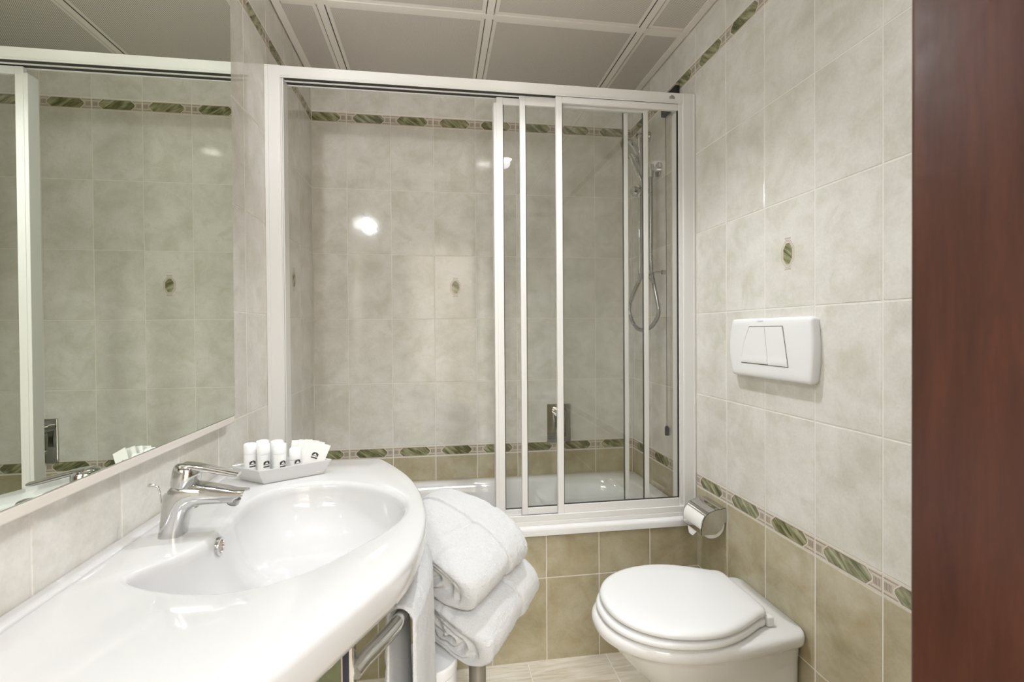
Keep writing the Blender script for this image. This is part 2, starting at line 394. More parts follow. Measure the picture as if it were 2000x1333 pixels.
for a, b in (((-W+.004, YF, CEIL-.002), (-W+.032, -.001, CEIL+.02)), ((-.032, YF, CEIL-.002), (-.004, -.001, CEIL+.02)), ((-W, -.03, CEIL-.002), (0, -.004, CEIL+.02)), ((-W, YF, CEIL-.002), (0, YF+.03, CEIL+.02))):
    mb.box(a, b, CFRAME)
for x in xs[1:4]:
    for s in (-1, 1): mb.box((x+s*.0145-.0007, YF, CEIL-.0002), (x+s*.0145+.0007, 0, CEIL+.02), GASK)
tag(mb.build('ceiling'), kind='structure')

# open mahogany door (hinged on the front wall)
E0 = Vector((-.557, -2.003, 0)); E1 = Vector((-.405, -2.93, 0)); dd = (E1-E0).normalized(); nn = Vector((-dd.y, dd.x, 0))
if nn.x < 0: nn = -nn
dr = thing('door_1', (E1.x, E1.y, 0), None, None); tag(dr, kind='structure')
mb = MB(); q = [E0, E1, E1+nn*.042, E0+nn*.042]
mb.rings([[Vector((a.x, a.y, .008)) for a in q], [Vector((a.x, a.y, 2.10)) for a in q]], WOOD)
mb.build('door_leaf', dr, bevel=.004, seg=3)
# ------------------------------------------------------------------ bathtub
def srect(cx, cy, a, b, n, z, cnt=96):
    out = []
    for j in range(cnt):
        t = 2*math.pi*(j+.5)/cnt; c, s = math.cos(t), math.sin(t)
        k = (abs(c/a)**n+abs(s/b)**n)**(-1/n); out.append((cx+k*c, cy+k*s, z))
    return out
tub = thing('bathtub', (-.775, -.33, 0), 'white built-in bathtub behind the tiled front, under the sliding shower doors', 'bathtub')
cx, cy = -.7754, -.3295; A0, B0 = .7744, .3282
rg = [srect(cx, cy, A0, B0, 60, .468), srect(cx, cy, A0, B0, 60, .486), srect(cx, cy, A0-.003, B0-.003, 60, .4935), srect(cx, cy, A0-.010, B0-.010, 60, .497),
      srect(cx, cy+.004, .715, .268, 7, .4965), srect(cx, cy+.004, .706, .26, 6, .4935), srect(cx, cy+.004, .700, .253, 5.5, .485),
      srect(cx+.0, cy+.004, .685, .243, 5, .42), srect(cx+.01, cy+.004, .655, .23, 4.5, .30), srect(cx+.03, cy+.004, .61, .215, 4, .17), srect(cx+.04, cy+.004, .57, .19, 3.5, .125), srect(cx+.05, cy+.004, .50, .15, 3, .11), srect(cx+.05, cy+.004, .2, .06, 2.5, .107)]
mb = MB(); mb.rings(rg, CERAM2, cap0=False); mb.build('tub_shell', tub, smooth=50)
mb = MB(); lathe(mb, [(.001, 0), (.03, 0), (.034, .003), (.02, .006), (.001, .007)], (-.36, cy+.004, .108), CHROME, 24); mb.build('drain', tub, smooth=40)
mb = MB(); lathe(mb, [(.001, 0), (.028, 0), (.028, -.008), (.022, -.014), (.001, -.014)], (-.094, cy, .40), CHROME, 24, 'x'); mb.build('overflow_knob', tub, smooth=40)

# ------------------------------------------------------------------ shower enclosure
sh = thing('shower_enclosure', (-.775, -.6, .497), 'white-framed sliding shower screen of three glass panels standing on the bath rim', 'shower screen')
YA, YB, YC = -.578, -.597, -.615
mb = MB(); mb.box((-W+.0485, -.628, 2.078), (-.03, -.564, 2.113), LACQ)
for y0, y1 in ((-.628, -.624), (-.601, -.594), (-.571, -.564)): mb.box((-W+.050, y0, 2.0735), (-.03, y1, 2.080), LACQ)
mb.box((-W+.058, -.6235, 2.0765), (-.03, -.5685, 2.0779), GASK)
tag(mb.build('top_rail', sh, bevel=.0015))
mb = MB()
mb.add([(-.1045, -.6285, 2.089), (-.0825, -.6285, 2.0895), (-.0825, -.6285, 2.098), (-.093, -.6285, 2.105), (-.1045, -.6285, 2.0975),
        (-.1045, -.6278, 2.089), (-.0825, -.6278, 2.0895), (-.0825, -.6278, 2.098), (-.093, -.6278, 2.105), (-.1045, -.6278, 2.0975)],
       [(0, 1, 2, 3, 4), (0, 5, 6, 1), (1, 6, 7, 2), (2, 7, 8, 3), (3, 8, 9, 4), (4, 9, 5, 0)], simple('emblem_grey', srgb(150, 145, 138), .4))
tag(mb.build('rail_emblem', sh), 'small grey pentagon emblem')
mb = MB(); mb.box((-W+.0005, -.632, .497), (-W+.012, -.60, 2.112), LACQ); mb.box((-W+.010, -.628, .497), (-W+.050, -.564, 2.114), LACQ); mb.box((-W+.048, -.622, .53), (-W+.058, -.57, 2.08), LACQ); mb.box((-W+.0535, -.6225, .53), (-W+.0548, -.6215, 2.078), GREYMET)
tag(mb.build('side_post', sh, bevel=.0025, seg=3))
mb = MB(); mb.box((-.010, -.632, .497), (-.0005, -.60, 2.112), LACQ); mb.box((-.050, -.630, .497), (-.008, -.564, 2.114), LACQ); mb.box((-.066, -.624, .53), (-.048, -.57, 2.08), LACQ)
tag(mb.build('side_post', sh, bevel=.0025, seg=3))
mb = MB(); mb.box((-W+.05, -.634, .497), (-.05, -.560, .512), LACQ); mb.box((-W+.05, -.632, .512), (-.05, -.624, .534), LACQ)
mb.box((-W+.05, -.607, .512), (-.05, -.604, .526), LACQ); mb.box((-W+.05, -.589, .512), (-.05, -.586, .526), LACQ); mb.box((-W+.05, -.568, .512), (-.05, -.563, .53), LACQ)
tag(mb.build('bottom_track', sh, bevel=.002))
def panel(x0, x1, y, wl, wr, zb, zt, hb, ht, extra=None):
    mb = MB(); t = .008
    mb.box((x0, y-t, zb), (x0+wl, y+t, zt), LACQ); mb.box((x1-wr, y-t, zb), (x1, y+t, zt), LACQ)
    mb.box((x0+wl, y-t+.001, zb), (x1-wr, y+t-.001, zb+hb), LACQ); mb.box((x0+wl, y-t+.001, zt-ht), (x1-wr, y+t-.001, zt), LACQ)
    mb.box((x0+wl, y-.004, zb+hb), (x0+wl+.003, y+.004, zt-ht), GASK); mb.box((x1-wr-.003, y-.004, zb+hb), (x1-wr, y+.004, zt-ht), GASK)
    mb.box((x0+wl, y-.004, zb+hb), (x1-wr, y+.004, zb+hb+.003), GASK)
    if extra: mb.box(*extra, LACQ)
    d = mb.build('door_panel', sh, bevel=.0015)
    g = MB(); g.box((x0+wl+.001, y-.0025, zb+hb-.002), (x1-wr-.001, y+.0025, zt-ht+.002), GLASS)
    gp = g.build('glass_pane'); gp.parent = d; gp.matrix_parent_inverse = Matrix.Identity(4)
    return d
panel(-.761, -.253, YA, .024, .016, .5135, 2.074, .030, .026, ((-.772, YA-.006, .53), (-.759, YA+.040, 2.055)))
panel(-.677, -.180, YB, .021, .018, .5275, 2.076, .026, .034)
panel(-.545, -.060, YC, .023, .006, .5275, 2.074, .036, .024)

# ------------------------------------------------------------------ wall mirror and its lamp
mr = thing('wall_mirror', (-W, -1.43, .976), 'large frameless mirror on the left tiled wall above the washbasin', 'mirror')
mb = MB(); mb.box((-1.5325, -1.98, .987), (-1.5275, -.960, 2.26), MIRROR); mb.build('mirror_glass', mr, bevel=.0010)
mb = MB(); mb.box((-W+.0008, -1.96, 1.01), (-1.5327, -.985, 2.24), GREYMET); mb.build('mirror_backing', mr)
mb = MB(); mb.box((-W+.0008, -1.985, .9675), (-1.5285, -.962, .9862), simple('ledge_white', srgb(226, 220, 212), .3)); mb.build('mirror_ledge', mr, bevel=.003, seg=3)
ml = thing('mirror_lamp', (-1.527, -1.36, 2.0), 'small chrome two-bulb lamp fixed on the big mirror', 'lamp')
mb = MB(); mb.box((-1.5272, -1.44, 2.03), (-1.518, -1.28, 2.06), CHROME); mb.tube([(-1.520, -1.36, 2.045), (-1.484, -1.36, 2.045)], .006, CHROME); mb.tube([(-1.484, -1.43, 2.045), (-1.484, -1.29, 2.045)], .006, CHROME)
for yy in (-1.30, -1.42): mb.tube([(-1.484, yy, 2.045), (-1.484, yy, 2.026)], .008, CHROME)
mb.build('lamp_bracket', ml, bevel=.001)
def emis(name, col, st):
    m, nt, p = nm(name); nt.nodes.remove(p); e = N(nt, 'ShaderNodeEmission'); e.inputs[0].default_value = col; e.inputs[1].default_value = st
    nt.links.new(e.outputs[0], nt.nodes['Material Output'].inputs[0]); return m
BULB = emis('lit_bulb', (1, .97, .93, 1), 18)
for yy in (-1.30, -1.42):
    mb = MB(); lathe(mb, [(.001, -.012), (.007, -.009), (.0105, -.002), (.0095, .006), (.006, .012), (.001, .013)], (-1.484, yy, 2.012), BULB, 20); mb.build('bulb', ml, smooth=60)
for (lx, ly, r, nmn, lb) in ((-.66, -1.0, .05, 'ceiling_light', 'round recessed ceiling light above the space between toilet and washbasin'), (-.525, -2.05, .05, 'ceiling_light', 'round recessed ceiling light near the open mahogany door')):
    cl = thing(nmn, (lx, ly, CEIL), lb, 'ceiling light', None)
    mb = MB(); lathe(mb, [(r, -.001), (r+.014, -.001), (r+.014, -.006), (r+.002, -.009), (r-.004, -.004)], (lx, ly, CEIL), LACQ, 36); mb.build('light_ring', cl, smooth=40)
    mb = MB(); lathe(mb, [(.001, -.003), (r-.001, -.003), (r-.001, -.0045), (.001, -.0045)], (lx, ly, CEIL), BULB, 36); mb.build('light_disc', cl)

hl = thing('hall_fill_light', (-.8, -3.9, 2.6), 'added flat rectangular fill light on the ceiling of the unseen hall outside the doorway', 'ceiling light')  # invented fixture to go with the added hall fill
mb = MB(); mb.box((-1.62, -4.52, 2.585), (.02, -3.28, 2.5995), LACQ); mb.build('fill_light_housing', hl, bevel=.003)
# ------------------------------------------------------------------ washbasin
CZ = .838
outl = [(-1.5495, -.897), (-1.16, -.900)]
cur = [(-1.16, -.900), (-1.143, -.917), (-1.0963, -1.0062), (-1.0564, -1.1007), (-1.0265, -1.2104), (-1.0105, -1.318), (-1.0062, -1.400), (-1.0100, -1.475), (-1.0210, -1.545), (-1.042, -1.6097), (-1.0689, -1.6609), (-1.0928, -1.7053), (-1.1193, -1.7529), (-1.145, -1.80), (-1.175, -1.85), (-1.21, -1.90), (-1.235, -1.925)]
cpts = catmull([(a, b, 0) for a, b in cur], 8)
outline = [(-1.5495, -.897)]+[(c.x, c.y) for c in cpts]+[(-1.26, -1.94), (-1.5495, -1.94)]
rimc = [(-1.4457, -1.5766), (-1.3945, -1.6073), (-1.3302, -1.6279), (-1.2745, -1.63), (-1.2236, -1.6132), (-1.1744, -1.5725), (-1.1216, -1.5052), (-1.0762, -1.4333), (-1.0524, -1.3569), (-1.06, -1.2767), (-1.1107, -1.1958), (-1.2045, -1.1273), (-1.3035, -1.1184), (-1.3649, -1.1518), (-1.394, -1.2185), (-1.398, -1.2964), (-1.392, -1.35), (-1.392, -1.43), (-1.41, -1.49), (-1.452, -1.55)]
rim = [(c.x, c.y) for c in catmull([(a, b, 0) for a, b in rimc], 10, True)]
BC = (-1.235, -1.37)
def cast(poly, c, ang):
    dx, dy = math.cos(ang), math.sin(ang); best = 1e9
    for i in range(len(poly)):
        x1, y1 = poly[i]; x2, y2 = poly[(i+1) % len(poly)]
        ex, ey = x2-x1, y2-y1; den = dx*ey-dy*ex
        if abs(den) < 1e-12: continue
        t = ((x1-c[0])*ey-(y1-c[1])*ex)/den; s = ((x1-c[0])*dy-(y1-c[1])*dx)/den
        if t > 0 and -1e-9 <= s <= 1+1e-9: best = min(best, t)
    return best
angs = sorted([2*math.pi*i/240 for i in range(240)]+[math.atan2(y-BC[1], x-BC[0]) % (2*math.pi) for x, y in (outline[0], outline[1], outline[-1], outline[-2])])
ro = [cast(outline, BC, a) for a in angs]; rr = [cast(rim, BC, a) for a in angs]
def ringat(rs, z): return [(BC[0]+r*math.cos(a), BC[1]+r*math.sin(a), z if not callable(z) else z(a)) for r, a in zip(rs, angs)]
rg = []
rg.append(ringat([r*.55 for r in ro], .700)); rg.append(ringat([r*.80 for r in ro], .735)); rg.append(ringat([r-.050 for r in ro], .768)); rg.append(ringat([r-.024 for r in ro], .773)); rg.append(ringat([r-.010 for r in ro], .781)); rg.append(ringat([r-.003 for r in ro], .793))
rg.append(ringat(ro, .808)); rg.append(ringat(ro, .828)); rg.append(ringat([r-.0025 for r in ro], .8345)); rg.append(ringat([r-.0085 for r in ro], CZ))
rg.append(ringat([a+(b-a)*.5 for a, b in zip(ro, rr)], CZ))
rg.append(ringat([r+.010 for r in rr], CZ)); rg.append(ringat([r+.004 for r in rr], CZ-.0015)); rg.append(ringat([r for r in rr], CZ-.005)); rg.append(ringat([r-.004 for r in rr], CZ-.011))
for k in range(1, 15):
    th = k/15*math.pi/2; s = math.cos(th)**.55; d = .125*math.sin(th)**1.15
    rg.append(ringat([(r-.004)*s for r in rr], CZ-.011-d))
ws = thing('washbasin', (-1.30, -1.42, 0), 'white ceramic washbasin counter with an oval bowl along the left wall', 'washbasin')
mb = MB(); mb.rings(rg, CERAM); mb.build('basin_counter', ws, smooth=45)
mb = MB(); mb.box((-W+.0012, -1.935, CZ-.004), (-1.521, -.905, CZ+.0045), CERAM); mb.build('rear_ledge', ws, bevel=.004, seg=3)
mb = MB(); lathe(mb, [(.0165, -.006), (.0175, .0005), (.0165, .0030), (.0120, .0028), (.0112, -.001)], (-1.3850, -1.412, .814), CHROME, 28, 'x'); mb.build('overflow_ring', ws, smooth=40)
mb = MB(); lathe(mb, [(.001, .0006), (.0112, .0006), (.0112, -.004), (.001, -.004)], (-1.3850, -1.412, .814), simple('overflow_recess', srgb(176, 160, 146), .5), 28, 'x'); mb.build('overflow_plug', ws)
mb = MB(); lathe(mb, [(.001, .001), (.022, .001), (.030, .0025), (.034, 0)], (BC[0], BC[1], CZ-.134), CHROME, 28); mb.build('basin_drain', ws, smooth=40)
# chrome leg, glass side and curved towel bar beneath
mb = MB(); mb.box((-1.1275, -1.642, 0), (-1.1085, -1.618, .775), CHROME); mb.build('leg', ws, bevel=.002)
mb = MB(); mb.box((-1.1245, -1.6426, .02), (-1.1150, -1.6421, .772), simple('dark_strip', srgb(24, 24, 44), .2)); mb.build('leg_insert', ws, bevel=.001)
mb = MB(); mb.box((-1.53, -1.633, .06), (-1.1285, -1.627, .765), glass_mat('green_glass', (.80, .87, .78, 1))); mb.build('glass_side', ws, bevel=.001)
RZ = .705
bar = catmull([(-1.1105, -1.6300, RZ-.006), (-1.099, -1.6100, RZ-.002), (-1.080, -1.578, RZ), (-1.057, -1.528, RZ), (-1.040, -1.46, RZ), (-1.029, -1.39, RZ), (-1.026, -1.31, RZ), (-1.035, -1.22, RZ), (-1.06, -1.12, RZ), (-1.10, -1.02, RZ)], 8)
mb = MB(); mb.tube(bar, .0130, CHROME, 24); mb.tube([(-1.10, -1.02, RZ), (-1.13, -1.03, .77)], .008, CHROME)
mb.build('towel_bar', ws, smooth=40)

# faucet
fc = thing('faucet', (-1.468, -1.40, CZ), 'chrome single-lever mixer faucet standing on the washbasin deck', 'faucet')
FY = -1.40
def prism(mb, pts, widths, mat):
    """closed x-z silhouette whose half width in y varies point by point"""
    n = len(pts); v = [(x, FY-w, z) for (x, z), w in zip(pts, widths)]+[(x, FY+w, z) for (x, z), w in zip(pts, widths)]
    f = [tuple(range(n)), tuple(range(2*n-1, n-1, -1))]+[(i, i+n, (i+1) % n+n, (i+1) % n) for i in range(n)]
    mb.add(v, f, mat)
# body built from sections swept from the deck up and out along the spout
def sec(c, t, hw, hh, n=24, e=3.2):
    """rounded section: centre (x,z), tangent angle t, half width (y) hw, half height hh"""
    nx, nz = -math.sin(t), math.cos(t); out = []
    for j in range(n):
        a = 2*math.pi*j/n; ca, sa = math.cos(a), math.sin(a)
        k = (abs(ca)**e+abs(sa)**e)**(-1/e); out.append((c[0]+nx*hh*k*sa, FY+hw*k*ca, c[1]+nz*hh*k*sa))
    return out
mb = MB()
R_ = [sec((-1.4695, CZ), math.pi/2, .0240, .0215, e=2.8), sec((-1.4685, .846), math.pi/2, .0238, .0212, e=2.8), sec((-1.4645, .868), 1.50, .0236, .0218, e=2.8), sec((-1.4605, .886), 1.42, .0240, .0245, e=2.8),
      sec((-1.4545, .902), 1.15, .0245, .0300, e=2.8), sec((-1.4440, .9105), .65, .0245, .0300, e=2.8), sec((-1.4300, .9120), .12, .0238, .0225, e=3), sec((-1.412, .9110), -.05, .0226, .0190, e=3), sec((-1.385, .9080), -.10, .0208, .0160, e=3), sec((-1.360, .9050), -.12, .0192, .0128, e=3), sec((-1.346, .9065), -.13, .0185, .0098, e=3)]
R_[-1] = [(x+(.004 if z > .905 else -.012), y, z) for x, y, z in R_[-1]]
mb.rings(R_, CHROME); mb.build('faucet_body', fc, smooth=50)
mb = MB(); lathe(mb, [(.0237, 0), (.0242, .003), (.0240, .018), (.0232, .030), (.0215, .036), (.017, .0395), (.001, .0405)], (0, 0, 0), CHROME, 36)
ms = []
for i, (x, y, z) in enumerate(mb.v):
    a = -.16; mb.v[i] = (x*math.cos(a)-z*math.sin(a)-1.4480, y+FY, x*math.sin(a)+z*math.cos(a)+.9275)
def lev(x, z, hw, hh): return sec((x, z), -.24, hw, hh, e=2.6)
mb.rings([lev(-1.450, .9655, .018, .005), lev(-1.428, .9620, .0165, .0055), lev(-1.405, .9560, .0135, .0058), lev(-1.380, .9495, .0125, .0052), lev(-1.362, .9450, .0120, .0044), lev(-1.354, .9440, .0112, .0034)], CHROME)
mb.build('lever_handle', fc, smooth=45)
mb = MB(); mb.tube([(-1.3625, FY, .900), (-1.3665, FY, .8905)], .0115, STEEL, 20); mb.tube([(-1.3665, FY, .8905), (-1.3675, FY, .888)], .009, GASK, 20); mb.build('aerator', fc, smooth=40)
mb = MB(); mb.tube([(-1.486, FY+.002, .845), (-1.4885, FY+.002, .88), (-1.4925, FY+.002, .918), (-1.4955, FY+.002, .9265), (-1.503, FY+.002, .930), (-1.511, FY+.002, .930)], [.0016, .0016, .0016, .0018, .0028, .003], CHROME, 10); mb.build('lift_rod', fc, smooth=50)

# tray with toiletries
TL, TN, TR = Vector((-1.500, -1.064, 0)), Vector((-1.412, -1.128, 0)), Vector((-1.261, -1.040, 0)); TF = TL+TR-TN; TC = (TL+TR)/2
def q4(s, z): return [Vector((TC.x+(p.x-TC.x)*s, TC.y+(p.y-TC.y)*s, z)) for p in (TL, TN, TR, TF)]
tr = MB(); tr.rings([q4(.80, CZ+.0006), q4(.82, CZ+.003), q4(1.0, .873), q4(1.0, .8755), q4(.965, .8755), q4(.80, .845), q4(.4, .845)], CERAM)
tag(tr.build('amenity_tray', bevel=.0015, loc=(TC.x, TC.y, CZ)), 'small white flared ceramic dish holding toiletries at the end of the washbasin', 'tray')
def crest(mb, cx_, cy_, cz_, r, w, h, yaw):
    """dark domed crest with a light crown, wrapped on a bottle of radius r (r=0: flat)"""
    def pt(u, v, d):
        if r: a = yaw+u/r; return (cx_+(r+d)*math.sin(a), cy_-(r+d)*math.cos(a), cz_+v)
        return (cx_+u*math.cos(yaw), cy_+u*math.sin(yaw), cz_+v)
    def strip(f0, f1, d, mat, u0=-1, u1=1, k=10):
        v = []; f = []
        for i in range(k+1):
            u = u0+(u1-u0)*i/k; v += [pt(u*w/2, f0(u), d), pt(u*w/2, f1(u), d)]
            if i: f.append((2*i-2, 2*i, 2*i+1, 2*i-1))
        mb.add(v, f, mat)
    dome = lambda u: h*(.74+.26*(1-abs(u)**2.4))
    strip(lambda u: h*.34, dome, .0002, LOGO)
    strip(lambda u: h*.50, lambda u: h*(.56+.16*(1-abs(u/.5)**2)), .0003, PAPER, -.5, .5)
    strip(lambda u: h*.76, lambda u: h*(.78+.10*(1-abs(u/.16))), .0003, PAPER, -.16, .16, 6)
    strip(lambda u: h*.38, lambda u: h*.43, .0003, PAPER, -.85, .85, 6)
    strip(lambda u: 0, lambda u: h*.20, .0002, LOGO)
def bottle(x, y, lab, crestyaw, hgt=.084):
    b = thing('toiletry_bottle', (x, y, .8452), lab, 'bottle', 'small white bottles in the amenity dish')
    r = .0152; zb = .8452
    mb = MB(); lathe(mb, [(.001, 0), (r-.002, 0), (r, .002), (r, .058), (r-.0008, .0585), (.001, .0585)], (x, y, zb), FROST, 28); mb.build('bottle_body', b, smooth=40)
    mb = MB(); lathe(mb, [(.001, .0588), (r, .0588), (r+.0002, .0600), (r+.0002, hgt-.002), (r-.001, hgt-.0005), (r-.002, hgt), (r-.003, hgt-.001), (.001, hgt-.0015)], (x, y, zb), FROST, 28); mb.build('bottle_cap', b, smooth=40)
    if crestyaw is not None:
        mb = MB(); crest(mb, x, y, zb+.0265, r, .0155, .0165, crestyaw); mb.build('printed_crest', b)
    return b
bottle(-1.4547, -1.061, 'small white capped bottle, leftmost of the front row in the dish', .70)
bottle(-1.4200, -1.0700, 'small white capped bottle in the middle of the front row in the dish', .80)
bottle(-1.3800, -1.0750, 'small white capped bottle at the right of the front row, beside the clear one', .80)
bottle(-1.4354, -1.0300, 'small white capped bottle in the back row, seen between the left and middle front bottles', None)
bottle(-1.3975, -1.0380, 'small white capped bottle in the back row, seen between the middle and right front bottles', None)
cb = thing('clear_bottle', (-1.3455, -1.064, .8452), 'short clear-capped bottle, lowest one in the dish, before the paper sachets', 'bottle')
mb = MB(); lathe(mb, [(.001, 0), (.0135, 0), (.0145, .002), (.0145, .040), (.001, .0405)], (-1.3455, -1.064, .8452), FROST, 28); crest(mb, -1.3455, -1.064, .8700, .0145, .0155, .0165, .66); mb.build('bottle_body', cb, smooth=40)
mb = MB(); lathe(mb, [(.001, .041), (.014, .041), (.0145, .043), (.0145, .066), (.013, .069), (.001, .0695)], (-1.3455, -1.064, .8452), FROST, 28); mb.build('bottle_cap', cb, smooth=40)
for k, (dx, dy, ang, lab) in enumerate([(0, 0, -.10, 'tall white paper sachet at the back of the dish, behind the clear bottle'), (.012, -.006, -.20, 'white paper sachet leaning second from the back in the dish'), (.022, -.012, -.30, 'white paper sachet leaning third from the back in the dish'), (.034, -.022, -.42, 'white paper sachet with a dark crest leaning in front at the right of the dish')]):
    mb = MB(); w, h = .052, [.078, .076, .073, .068][k]; base = Vector((-1.345+dx, -1.030+dy, .8455)); yaw = .52
    ux = Vector((math.cos(yaw), math.sin(yaw), 0))*1.0; nrm = Vector((math.sin(yaw), -math.cos(yaw), 0)); upv = Vector((0, 0, 1))
    ax = ux*math.cos(ang)+upv*math.sin(ang); ay = upv*math.cos(ang)-ux*math.sin(ang); ay = ay.normalized()
    lift = max(0, -ax.z*w/2)
    P0 = base+upv*(lift+.0005)
    v = []
    for d in (0, .0014): v += [P0-ax*w/2+nrm*d, P0+ax*w/2+nrm*d, P0+ax*w/2+ay*h+nrm*d, P0-ax*w/2+ay*h+nrm*d]
    mb.add(v, [(0, 1, 2, 3), (7, 6, 5, 4), (0, 4, 5, 1), (1, 5, 6, 2), (2, 6, 7, 3), (3, 7, 4, 0)], PAPER)
    if k == 3:
        cpos = P0+ax*(-.004)+ay*.026+nrm*.0017
        mm = MB(); crest(mm, 0, 0, 0, 0, .017, .0155, 0)
        mb.add([cpos+ax*a_+ay*c_+nrm*(.0002+.00003*i_/10) for i_, (a_, b_, c_) in enumerate(mm.v)], [tuple(f) for f in mm.f], LOGO)
        nf = len(mm.f)
        for i in range(nf): mb.m[len(mb.m)-nf+i] = mb.mi([LOGO, PAPER][mm.m[i]])
    tag(mb.build('paper_sachet', loc=tuple(base)), lab, 'sachet', 'paper sachets in the amenity dish')

# ------------------------------------------------------------------ flush plate
fy0, fy1, fz0, fz1 = -1.2505, -.900, 1.064, 1.244
fl = thing('flush_plate', (0, -1.075, 1.15), 'white dual-button flush plate on the right wall above the toilet', 'flush plate')
def plate_ring(x, ins, bow=0, n=24):
    out = []; y0, y1, z0, z1 = fy0+ins, fy1-ins, fz0+ins, fz1-ins; r = .012
    cs = [(y0+r, z0+r, math.pi, 1.5*math.pi), (y1-r, z0+r, 1.5*math.pi, 2*math.pi), (y1-r, z1-r, 0, .5*math.pi), (y0+r, z1-r, .5*math.pi, math.pi)]
    for ci, (cyy, czz, a0, a1) in enumerate(cs):
        for k in range(7):
            a = a0+(a1-a0)*k/6; out.append((x, cyy+r*math.cos(a), czz+r*math.sin(a)))
        nxt = cs[(ci+1) % 4]
        # bowed side towards the back wall (y1)
        p = out[-1]; q = (x, nxt[0]+r*math.cos(nxt[2]), nxt[1]+r*math.sin(nxt[2]))
        for k in range(1, 8):
            t = k/8; out.append((x, p[1]+(q[1]-p[1])*t+(.014*math.sin(math.pi*t) if ci == 1 else 0)-(.006*math.sin(math.pi*t) if ci == 3 else 0), p[2]+(q[2]-p[2])*t))
    return out
mb = MB(); mb.rings([plate_ring(-.0008, .002), plate_ring(-.016, 0), plate_ring(-.0225, .0012), plate_ring(-.0262, .0040), plate_ring(-.0280, .0090), plate_ring(-.0285, .020)], PLAST); mb.build('cover_plate', fl, smooth=35)
def button(yt0, yt1, yb0, yb1, zt, zb, name):
    mb = MB(); n = 12; v = []; f = []
    xf = -.0302; g = .0010
    for i in range(n+1):
        t = i/n; z = zt-g+(zb+g-zt+g)*t
        bow = .010*math.sin(math.pi*min(1, t*.9)) if name == 'L' else 0
        ya = yt0+(yb0-yt0)*t+g; yb = yt1+(yb1-yt1)*t-g
        if name == 'L': yb = yb+bow
        xx = xf-(.0020*math.sin(math.pi*max(0, (t-.84)/.16)) if t > .84 else 0)
        v += [(xx, ya, z), (xx, yb, z), (-.026, ya, z), (-.026, yb, z)]
        if i:
            b = 4*i; a = b-4
            f += [(a, a+1, b+1, b), (a+1, a+3, b+3, b+1), (a+2, a, b, b+2)]
    f += [(0, 2, 3, 1), (4*n, 4*n+1, 4*n+3, 4*n+2)]
    mb.add(v, f, PLAST); return mb
Lb = button(-1.0708, -.9990, -1.0865, -.9625, 1.2185, 1.1065, 'L'); Rb = button(-1.1470, -1.0708, -1.1690, -1.0865, 1.2185, 1.1050, 'R')
gl = [(-.0290, -.9975+.0365*t+.010*math.sin(math.pi*.9*t), 1.2195-.1145*t) for t in [k/12 for k in range(13)]]
gm = MB(); gm.add([(-.0290, -1.1482, 1.2197)]+gl+[(-.0290, -1.1704, 1.1035)], [tuple(range(15))], simple('button_gap', srgb(120, 112, 106), .6))
gm.build('button_recess', fl)
Lb.build('flush_button', fl, smooth=35); Rb.build('flush_button', fl, smooth=35)
gm = MB()
for k, u in enumerate((-.014, -.007, 0, .007)):
    gm.box((-.0292, -1.050+u, 1.2335), (-.0286, -1.050+u+.0045, 1.2365), simple('emboss', srgb(214, 212, 208), .3))
tag(gm.build('embossed_mark', fl))

# ------------------------------------------------------------------ toilet
TY = -1.052
wc = thing('toilet', (-.27, TY, 0), 'white back-to-wall toilet with closed lid below the flush plate', 'toilet')
def egg(f, w, xm, xb, wb, z, rc=.03, n=48, e=2.15, dy=0):
    """outline: rounded nose at x=f, widest (w) at xm, straight back edge at xb of half width wb"""
    half = []
    for i in range(7):
        a = i/6*math.pi/2; half.append((xb-rc*(1-math.cos(a)), wb-rc*(1-math.sin(a))))
    x0_, y0_ = half[-1]
    for i in range(1, 13):
        t = i/12; s = t*t*(3-2*t); half.append((x0_+(xm-x0_)*t, y0_+(w-y0_)*(math.sin(t*math.pi/2) if w > y0_ else s)))
    for i in range(1, n//2+1):
        a = i/(n//2)*math.pi/2; half.append((xm+(f-xm)*math.sin(a)**(2/e), w*max(0, math.cos(a))**(2/e)))
    pts = [(x, y) for x, y in half]+[(x, -y) for x, y in reversed(half[:-1])]
    return [(x, TY+y+dy, z) for x, y in pts]
xb = -.0015
rg = [egg(-.375, .100, -.24, xb, .136, .0005), egg(-.378, .102, -.24, xb, .137, .03), egg(-.370, .094, -.24, xb, .137, .10), egg(-.372, .092, -.24, xb, .137, .165), egg(-.385, .096, -.25, xb, .137, .195), egg(-.412, .110, -.26, xb, .137, .225), egg(-.448, .131, -.27, xb, .138, .262), egg(-.480, .149, -.28, xb, .139, .300),
      egg(-.505, .162, -.28, xb, .142, .330), egg(-.518, .169, -.28, xb, .146, .345), egg(-.533, .179, -.28, xb, .156, .352), egg(-.544, .186, -.28, xb, .163, .361), egg(-.548, .189, -.28, xb, .165, .372), egg(-.546, .187, -.28, xb, .164, .382), egg(-.539, .182, -.28, xb, .159, .388), egg(-.528, .174, -.28, xb, .150, .390), egg(-.40, .10, -.25, xb-.03, .10, .390)]
mb = MB(); mb.rings(rg, CERAM2); mb.build('toilet_bowl', wc, smooth=60)
sb = -.088
mb = MB(); mb.rings([egg(-.526, .184, -.30, sb, .120, .3945), egg(-.532, .189, -.30, sb, .123, .399), egg(-.532, .189, -.30, sb, .123, .407), egg(-.527, .185, -.30, sb, .119, .412), egg(-.515, .175, -.30, sb-.005, .110, .4135), egg(-.50, .16, -.30, sb-.01, .10, .4135)], PLAST); mb.build('toilet_seat', wc, smooth=60)
